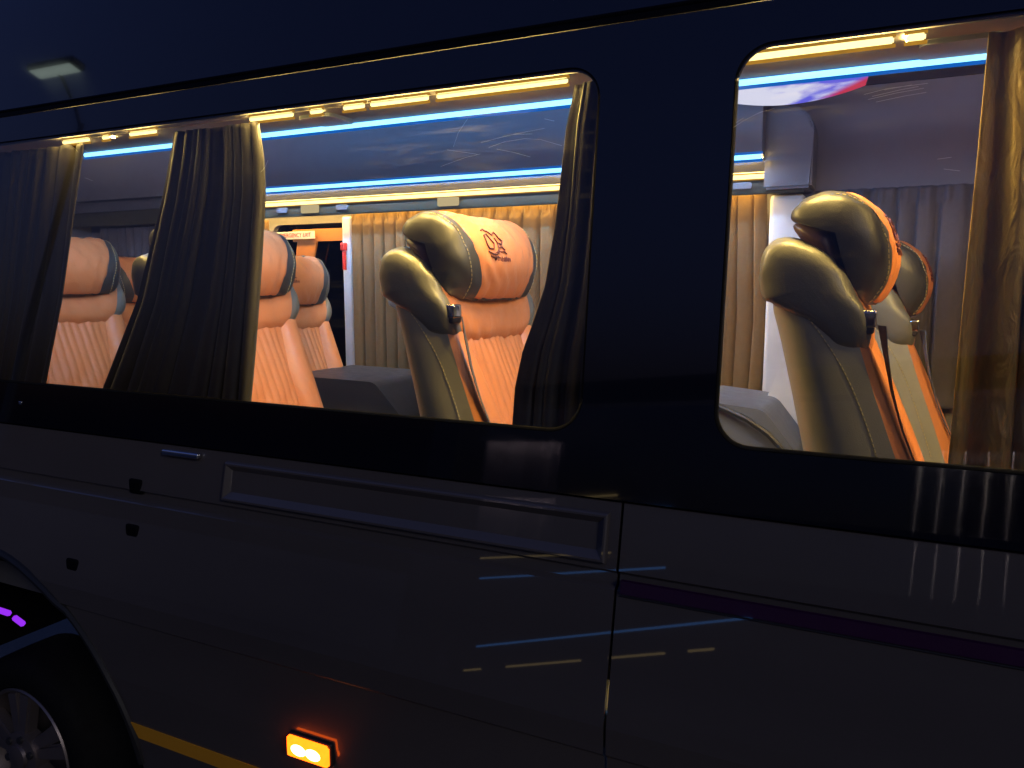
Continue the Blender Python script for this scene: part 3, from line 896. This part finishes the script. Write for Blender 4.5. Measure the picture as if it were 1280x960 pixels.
        # side and rear
        for k in range(nsh):
            q = k / (nsh - 1)
            ang = -PI / 2 + PI * q            # -90..90 : w from -1..1
            ww = math.copysign(abs(math.sin(ang)) ** 0.34, math.sin(ang)); dd = abs(math.cos(ang)) ** 0.42
            xm = xb - 0.004
            wo = lerp(0.292, 0.279, a / (len(zs) - 1))
            W = WB + (wo - WB) * (1 - (1 - min(1.0, dd * 1.25)) ** 2)
            shell[a, k] = (lerp(xm + 0.004, xr, dd), ww * W, z - SB)
    def strip(name, A, mat, parent, angle=0):
        n, m, _ = A.shape
        V = A.reshape(-1, 3); F = [(i * m + j, i * m + j + 1, (i + 1) * m + j + 1, (i + 1) * m + j) for i in range(n - 1) for j in range(m - 1)]
        return obj(name, V, F, mat, parent, angle=angle)
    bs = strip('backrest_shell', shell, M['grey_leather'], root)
    strip('side_bolster', bolL, M['orange'], root); strip('side_bolster', bolR, M['orange'], root)
    strip('backrest_panel', cen, M['orange'], root)
    # stitched seam on both flanks
    for sgn in (-1, 1):
        V, F = [], []
        line = []
        for (x, z) in [(-0.160, 1.715), (-0.135, 1.690), (-0.110, 1.658), (-0.085, 1.622), (-0.062, 1.585), (-0.040, 1.542), (-0.020, 1.495), (-0.002, 1.447), (0.014, 1.40), (0.035, 1.34), (0.055, 1.28)]:
            xb_, xr_ = interp(z, T_XB), interp(z, T_XR)
            dd_ = max(0.0, min(1.0, (xb_ - x) / (xb_ - xr_)))
            wo_ = lerp(0.292, 0.279, (z - 1.20) / 0.572)
            line.append((x, sgn * (WB + (wo_ - WB) * (1 - (1 - min(1.0, dd_ * 1.25)) ** 2) + 0.0006), z - SB))
        v, f = dashes(line)
        o = len(V); V += v; F += [tuple(o + k for k in q) for q in f]
        obj('stitch', V, F, M['thread'], bs)
    # ---- cushion, base
    cu_p = [(0.02, 1.25), (0.12, 1.265), (0.30, 1.265), (0.46, 1.26), (0.52, 1.235), (0.53, 1.18), (0.50, 1.12), (0.30, 1.10), (0.05, 1.10), (-0.02, 1.14)]
    G3, ib3, J3 = pillow([(x, z - SB) for x, z in cu_p], 0.265, per, 8, 2.4, 41)
    n3 = G3.shape[0]; l3, h3 = min(ib3, n3 - 1 - ib3), max(ib3, n3 - 1 - ib3)
    S3 = grid_split(G3, lambda i, j: 'c' if (l3 <= i < h3 and j < 6 * per) else 'w', ('c', 'w'))
    sc_ = obj('seat_cushion', S3['w'][0], S3['w'][1], M['black'], root, angle=0)
    obj('cushion_top', S3['c'][0], S3['c'][1], M['orange'], sc_, angle=0)
    box('seat_base', (0.0, 0.42, -0.20, 0.20, 0.0, 1.12 - SB), M['dplastic'], root, 0.02)
    # ---- belt with guide at the shoulder
    g = box('belt_guide', (-0.052, -0.006, -0.264, -0.218, 1.650 - SB, 1.694 - SB), M['dplastic'], root, 0.009)
    box('guide_plate', (-0.046, -0.003, -0.2675, -0.226, 1.664 - SB, 1.699 - SB), M['chrome'], g, 0.006)
    # strap as a thin ribbon over the bolster
    path = [(0.006, -0.244, 1.668), (0.014, -0.243, 1.620), (0.030, -0.240, 1.540), (0.054, -0.237, 1.460), (0.082, -0.232, 1.390), (0.125, -0.225, 1.30)]
    P = np.array(path); tt = np.linspace(0, len(P) - 1, 24)
    V, F = [], []
    for q, t in enumerate(tt):
        c = np.array([np.interp(t, range(len(P)), P[:, k]) for k in range(3)])
        tw = lerp(0.25, 1.0, min(1, q / 8))
        hwid = lerp(0.017, 0.006, min(1, q / 14))
        dirw = np.array([-0.35 * (1 - tw) - 0.25, 1.0, 0.0]); dirw /= np.linalg.norm(dirw)
        for s, dx in ((-1, 0), (1, 0), (1, 0.0018), (-1, 0.0018)):
            V.append((c[0] + dirw[0] * s * hwid + dx, c[1] + dirw[1] * s * hwid, c[2] - SB))
    for q in range(len(tt) - 1):
        for k in range(4):
            F.append((4 * q + k, 4 * q + (k + 1) % 4, 4 * q + 4 + (k + 1) % 4, 4 * q + 4 + k))
    obj('belt_strap', V, F, M['belt'], root, angle=30)
    return root

seat0 = make_seat()
SEATS = [
    (-0.012, 1.94, 0, 0, 'seat showing its stitched black flank in the right window, a golden curtain beside it'),
    (-0.970, 1.94, 0, 0, 'orange leather seat with red emblem on its headrest beside the hanging black curtain end'),
    (-1.915, 1.94, 0, 0, 'orange leather seat half hidden by the wide pleated black curtain in the long window'),
    (-2.850, 1.94, 0, 0, 'orange leather seat with pleated back framed between two dark curtains'),
    (-2.44, 2.77, -0.055, 0, 'yellow-lit orange seat across the aisle in front of the emergency exit window'),
    (-1.545, 2.79, -0.05, 0, 'seat across the aisle almost wholly hidden behind the seat with the red emblem'),
    (-3.36, 2.77, -0.05, 0, 'far orange seat whose black headrest end peeps out beside a curtain'),
    (0.095, 2.85, -0.055, 0, 'orange and black seat standing behind the one seen from its black side'),
]
for k, (x, y, dz, rz, lab) in enumerate(SEATS):
    s = seat0 if k == 0 else copy_tree(seat0)
    s.location = (x, y, SB + dz if dz == 0 else SB + dz)
    s.rotation_euler = (0, 0, rz)
    tag(s, lab, 'seat', 'orange and black leather seats in the minibus')

# ------------------------------------------------------------------ curtains
def curtain(name, label, left, right, yf, z0, z1, nf, amp, mat, group, nz=60, per=10, seed=0, header=0.0, flare=0.35, scallop=0.0, irr=2.2, pleat=False):
    """left/right: lists of (z, x) edge lines; yf(z): depth of the hanging plane; nf folds"""
    rnd = random.Random(seed)
    nu = nf * per + 1
    ph = [rnd.uniform(-0.35, 0.35) for _ in range(nf + 2)]
    am = [rnd.uniform(0.55, 1.25) for _ in range(nf + 2)]
    wa, wb = rnd.uniform(0, 6.28), rnd.uniform(0, 6.28)
    V, F = [], []
    L_ = sorted(left); R_ = sorted(right)
    for a in range(nz + 1):
        z = lerp(z0, z1, a / nz)
        xl, xr = interp(z, L_), interp(z, R_)
        h = 1 - a / nz
        grow = lerp(1.0, 1.0 - flare, a / nz)
        for b in range(nu):
            u = b / (nu - 1)
            u += (0.35 * math.sin(2 * PI * u + wa) * math.sin(PI * u) + 0.22 * math.sin(5 * PI * u + wb) * math.sin(PI * u)) / nf * irr
            k = max(0.0, min(nf - 1e-6, u * nf))
            i0 = int(k); fr = k - i0
            p_ = lerp(ph[i0], ph[i0 + 1], fr); A = lerp(am[i0], am[i0 + 1], fr)
            s = math.sin(2 * PI * k + p_ + 0.5 * math.sin(3.1 * z + i0))
            fold = math.copysign(abs(s) ** 0.75, s)
            if pleat:
                fold = 2.0 * (1 - abs(math.sin(PI * k + p_ * 0.5))) ** 2.5 - 0.7
            g = grow
            if header and z > z1 - header:
                g *= 0.55
                fold += 0.6 * math.sin(2 * PI * k * 2.7)
            y = yf(z) + amp * A * fold * g
            x = lerp(xl, xr, b / (nu - 1)) + amp * 0.5 * math.cos(2 * PI * k + p_) * g * (0 if b in (0, nu - 1) else 1)
            zz = z
            if scallop and a == 0:
                zz = z + scallop * math.sin(2 * PI * k)
            V.append((x, y, zz))
    for a in range(nz):
        for b in range(nu - 1):
            F.append((a * nu + b, a * nu + b + 1, (a + 1) * nu + b + 1, (a + 1) * nu + b))
    o = obj(name, V, F, mat, None, angle=0)
    s = o.modifiers.new('thickness', 'SOLIDIFY'); s.thickness = 0.0022; s.offset = 0
    return tag(o, label, 'curtain', group)
NG = 'dark curtains hanging inside the near windows'
FG = 'pleated curtains along the far side windows'
yn = lambda z: Yb(z) + 0.050
curtain('curtain', 'black curtain at the rear of the left window beside the seat with pleated back', [(1.25, -3.2), (2.2, -3.2)], [(1.25, -2.405), (1.413, -2.404), (1.7, -2.355), (2.0, -2.335), (2.19, -2.323)], yn, 1.25, 2.195, 13, 0.019, M['curtain'], NG, seed=1)
curtain('curtain', 'wide pleated black curtain covering the pillar between the left and middle windows', [(1.25, -2.19), (1.415, -2.145), (1.7, -2.02), (2.0, -1.955), (2.139, -1.935), (2.19, -1.93)],
        [(1.25, -1.535), (1.419, -1.543), (1.8, -1.552), (2.0, -1.558), (2.1, -1.575), (2.19, -1.60)], yn, 1.25, 2.195, 9, 0.023, M['curtain'], NG, seed=5, flare=0.55)
curtain('curtain', 'narrow black curtain gathered at the rounded end of the middle window', [(1.25, -0.75), (1.407, -0.745), (1.52, -0.745), (1.60, -0.733), (1.68, -0.708), (1.75, -0.690), (1.9, -0.677), (2.10, -0.672), (2.19, -0.66)],
        [(1.25, -0.50), (2.19, -0.52)], yn, 1.25, 2.195, 4, 0.020, M['curtain'], NG, seed=9)
curtain('curtain', 'wrinkled golden brown curtain hanging at the front of the right window', [(1.25, 0.120), (1.413, 0.126), (1.686, 0.130), (1.965, 0.136), (2.19, 0.140)],
        [(1.25, 0.62), (2.19, 0.55)], lambda z: 1.702, 1.30, 2.205, 5, 0.020, M['gold_curtain'], NG, seed=14)
yfar = lambda z: 3.165
curtain('curtain', 'long brown pleated curtain behind the seat with the red emblem', [(1.2, -2.43), (2.1, -2.43)], [(1.2, -0.80), (2.1, -0.80)], yfar, 1.272, 2.105, 24, 0.026, M['brown_curtain'], FG, seed=21, irr=0.7, pleat=True, flare=0.1, header=0.05, scallop=0.006)
curtain('curtain', 'short golden curtain beside the white pillar in the right window', [(1.2, -0.74), (2.1, -0.74)], [(1.2, -0.44), (1.6, -0.425), (2.1, -0.445)], yfar, 1.29, 2.105, 6, 0.026, M['brown_curtain'], FG, seed=23, irr=0.7, pleat=True, flare=0.1, scallop=0.006)
curtain('curtain', 'charcoal pleated curtain behind the two seats in the right window', [(1.2, -0.27), (2.1, -0.27)], [(1.2, 0.60), (2.1, 0.60)], lambda z: 3.19, 1.30, 2.10, 10, 0.022, M['grey_curtain'], FG, seed=25, irr=0.7, pleat=True, flare=0.1, header=0.06)
curtain('curtain', 'grey pleated curtain far back in the left window behind the pleated seat', [(1.2, -4.30), (2.1, -4.30)], [(1.2, -3.10), (2.1, -3.10)], yfar, 1.29, 2.085, 17, 0.020, M['grey_curtain'], FG, seed=27, irr=0.7, pleat=True, flare=0.1)
curtain('curtain', 'sliver of brown curtain at the rear edge of the emergency exit window', [(1.2, -3.08), (2.1, -3.08)], [(1.2, -2.975), (2.1, -2.975)], yfar, 1.29, 2.085, 2, 0.018, M['brown_curtain'], FG, seed=29, irr=0.7, pleat=True, flare=0.1)

# ------------------------------------------------------------------ the minibus parked opposite (seen mirrored in the bodywork)
OC = Vector((-3.9, -5.2, GROUND))
op = thing('minibus', 'second minibus parked opposite, seen only as light lines mirrored in the dark door', 'minibus', OC, math.radians(26.05))
G0 = -GROUND
ow = round_poly([(-1.3, 1.575 + G0, 0.08), (6.2, 1.575 + G0, 0.08), (6.2, 2.6 + G0, 0.08), (-1.3, 2.6 + G0, 0.08)])
plate('body', round_poly([(-1.9, 0.2, 0.1), (6.7, 0.2, 0.1), (6.7, 3.1, 0.3), (-1.9, 3.1, 0.3)]), [ow], lambda x, z: (x, -0.10, z), M['trim'], op, 0.02, (0, -1, 0))
plate('window_pane', ow, [], lambda x, z: (x, -0.105, z), M['glass'], op, 0.001, (0, -1, 0))
box('cabin', (-1.8, 6.6, -1.9, -0.9, 0.4, 3.0), M['dplastic'], op, 0.1)
for (sa, za), (sb, zb), mname, segs in (((-0.288, 1.396), (3.033, 1.778), 'warm', [(0, .62)]), ((-0.215, 1.171), (3.507, 1.704), 'blue', [(0, .72)]),
                          ((-0.038, 0.434), (3.412, 1.246), 'blue', [(0, 1)]), ((-0.186, 0.147), (3.365, 1.014), 'warm', [(0, .08), (.2, .5), (.6, .78), (.85, .92)])):
    a, b = Vector((sa, 0, za + G0)), Vector((sb, 0, zb + G0))
    for t0, t1 in segs:
        V, F = tube_vf([a.lerp(b, t0), a.lerp(b, t1)], 0.012, 6)
        obj('led_strip', V, F, M['opp_' + mname], op)
OGR = 'curtains in the windows of the minibus parked opposite'
for (xa, xb, nf, mt, lab, sd) in ((-0.80, 0.66, 8, 'grey_curtain', 'dim pleated curtain mirrored in the black band below the middle window', 31), (4.45, 6.1, 9, 'groove', 'dark curtain with pale piping mirrored in the band below the right window', 33)):
    oc = curtain('curtain', lab, [(0, xa), (3, xa + 0.05)], [(0, xb), (3, xb - 0.05)], lambda z: -0.22, 1.55 + G0, 2.21 + G0, nf, 0.03, M[mt], OGR, seed=sd)
    oc.location = OC; oc.rotation_euler = (0, 0, math.radians(26.05))
    obj('led_row', [(xa, -0.165, 2.2 + G0), (xb, -0.165, 2.2 + G0), (xb, -0.135, 2.2 + G0), (xa, -0.135, 2.2 + G0)], [(0, 3, 2, 1)], M['cove_far' if sd == 33 else 'cove_dim'], op, smooth=False)  # unseen row added to light the mirrored curtain
    box('valance', (xa - 0.05, xb + 0.05, -0.130, -0.124, 2.17 + G0, 2.24 + G0), M['dplastic'], op)  # added shield keeping that row out of the mirror image
    if sd == 33:
        for k in range(11):
            x0 = 4.55 + k * 0.15
            pts = [(x0 + 0.03 * math.sin(2.2 * q) + 0.05 * q * q * (0.4 - 0.05 * k), -0.178, 1.58 + G0 + q) for q in [t * 0.1 for t in range(7)]]
            V, F = tube_vf(pts, 0.006, 6)
            obj('piping', V, F, M['white'], oc)  # white tubes standing in for light along the fold ridges
for x in (-0.8, 5.4):
    w2 = bpy.data.objects.new('wheel', None); COL.objects.link(w2); w2.parent = op; w2.location = (x, -0.12, 0.35)
    lathe('tyre', [(0.2, 0.0), (0.3, 0.05), (0.345, 0.03), (0.35, 0.0), (0.35, -0.2), (0.2, -0.2)], M['rubber'], w2, 32)
    lathe('rim', [(0.22, 0.02), (0.2, 0.0), (0.1, 0.03), (0.0, 0.03)], M['rim'], w2, 32)

# ------------------------------------------------------------------ a street lamp down the road, mirrored in the upper bodywork
sl_ = thing('street_lamp', 'tall street lamp seen only as pale streaks mirrored in the upper left bodywork', 'street lamp', (-15.2, -6.2, GROUND))
tube('pole', [(0, 0, 0), (0, 0, 4.5), (0, 0, 8.2)], [0.09, 0.075, 0.05], M['dplastic'], sl_, 12)
tube('arm', [(0, 0, 8.1), (0.0, 0.5, 8.95), (0.0, 1.05, 9.25)], 0.035, M['dplastic'], sl_, 8)
hd = box('lamp_head', (-0.7, 0.7, 0.9, 1.2, 9.20, 9.34), M['dplastic'], sl_, 0.04)
box('lamp_lens', (-0.62, 0.62, 0.93, 1.17, 9.17, 9.20), M['street'], hd, 0.01)
# ------------------------------------------------------------------ ground
g = obj('ground', [(-400, -400, GROUND), (400, -400, GROUND), (400, 400, GROUND), (-400, 400, GROUND)], [(0, 1, 2, 3)], M['asphalt'], None, smooth=False)
g['kind'] = 'structure'

# ------------------------------------------------------------------ world, dusk sky, fill lamp, camera
w = bpy.data.worlds.new('World'); scene.world = w; w.use_nodes = True
nt = w.node_tree; nt.nodes.clear()
wo = nt.nodes.new('ShaderNodeOutputWorld'); bg = nt.nodes.new('ShaderNodeBackground'); sk = nt.nodes.new('ShaderNodeTexSky')
sk.sky_type = 'NISHITA'; sk.sun_disc = False
SUN_EL, SUN_ROT = math.radians(-3.5), math.radians(0)
sk.sun_elevation = SUN_EL; sk.sun_rotation = SUN_ROT
bg.inputs['Strength'].default_value = 3.2
tint = nt.nodes.new('ShaderNodeMix'); tint.data_type = 'RGBA'; tint.blend_type = 'MULTIPLY'; tint.inputs['Factor'].default_value = 1.0
tint.inputs['B'].default_value = (0.35, 0.52, 1.3, 1.0)
nt.links.new(sk.outputs[0], tint.inputs['A']); nt.links.new(tint.outputs['Result'], bg.inputs['Color']); nt.links.new(bg.outputs[0], wo.inputs['Surface'])

sl = bpy.data.lights.new('moon_glow', 'SUN'); sl.energy = 0.34; sl.angle = math.radians(12); sl.color = (1.0, 0.93, 0.90)  # unseen fill lamp added to lift the dark bodywork
so = bpy.data.objects.new('moon_glow', sl); COL.objects.link(so)
so.rotation_euler = Vector((-0.80, 0.50, -0.42)).to_track_quat('-Z', 'Y').to_euler(); so.location = (0, -5, 8)
cam = bpy.data.cameras.new('camera'); co = bpy.data.objects.new('camera', cam); COL.objects.link(co)
f = 960.0; p = math.atan(125 / f); th = math.atan(1996 / (f / math.cos(p)))
fw = Vector((-math.cos(th) * math.cos(p), math.sin(th) * math.cos(p), -math.sin(p)))
co.location = (0, 0, 1.75); co.rotation_euler = fw.to_track_quat('-Z', 'Y').to_euler()
cam.sensor_width = 36; cam.lens = 27.0; cam.clip_start = 0.03; cam.clip_end = 2000
scene.camera = co
scene.view_settings.view_transform = 'Standard'; scene.view_settings.look = 'None'
scene.view_settings.exposure = 0.2; scene.view_settings.gamma = 1
try:
    scene.cycles.use_denoising = True
    scene.cycles.max_bounces = 8; scene.cycles.transparent_max_bounces = 16
    scene.cycles.sample_clamp_indirect = 3.0
except Exception:
    pass
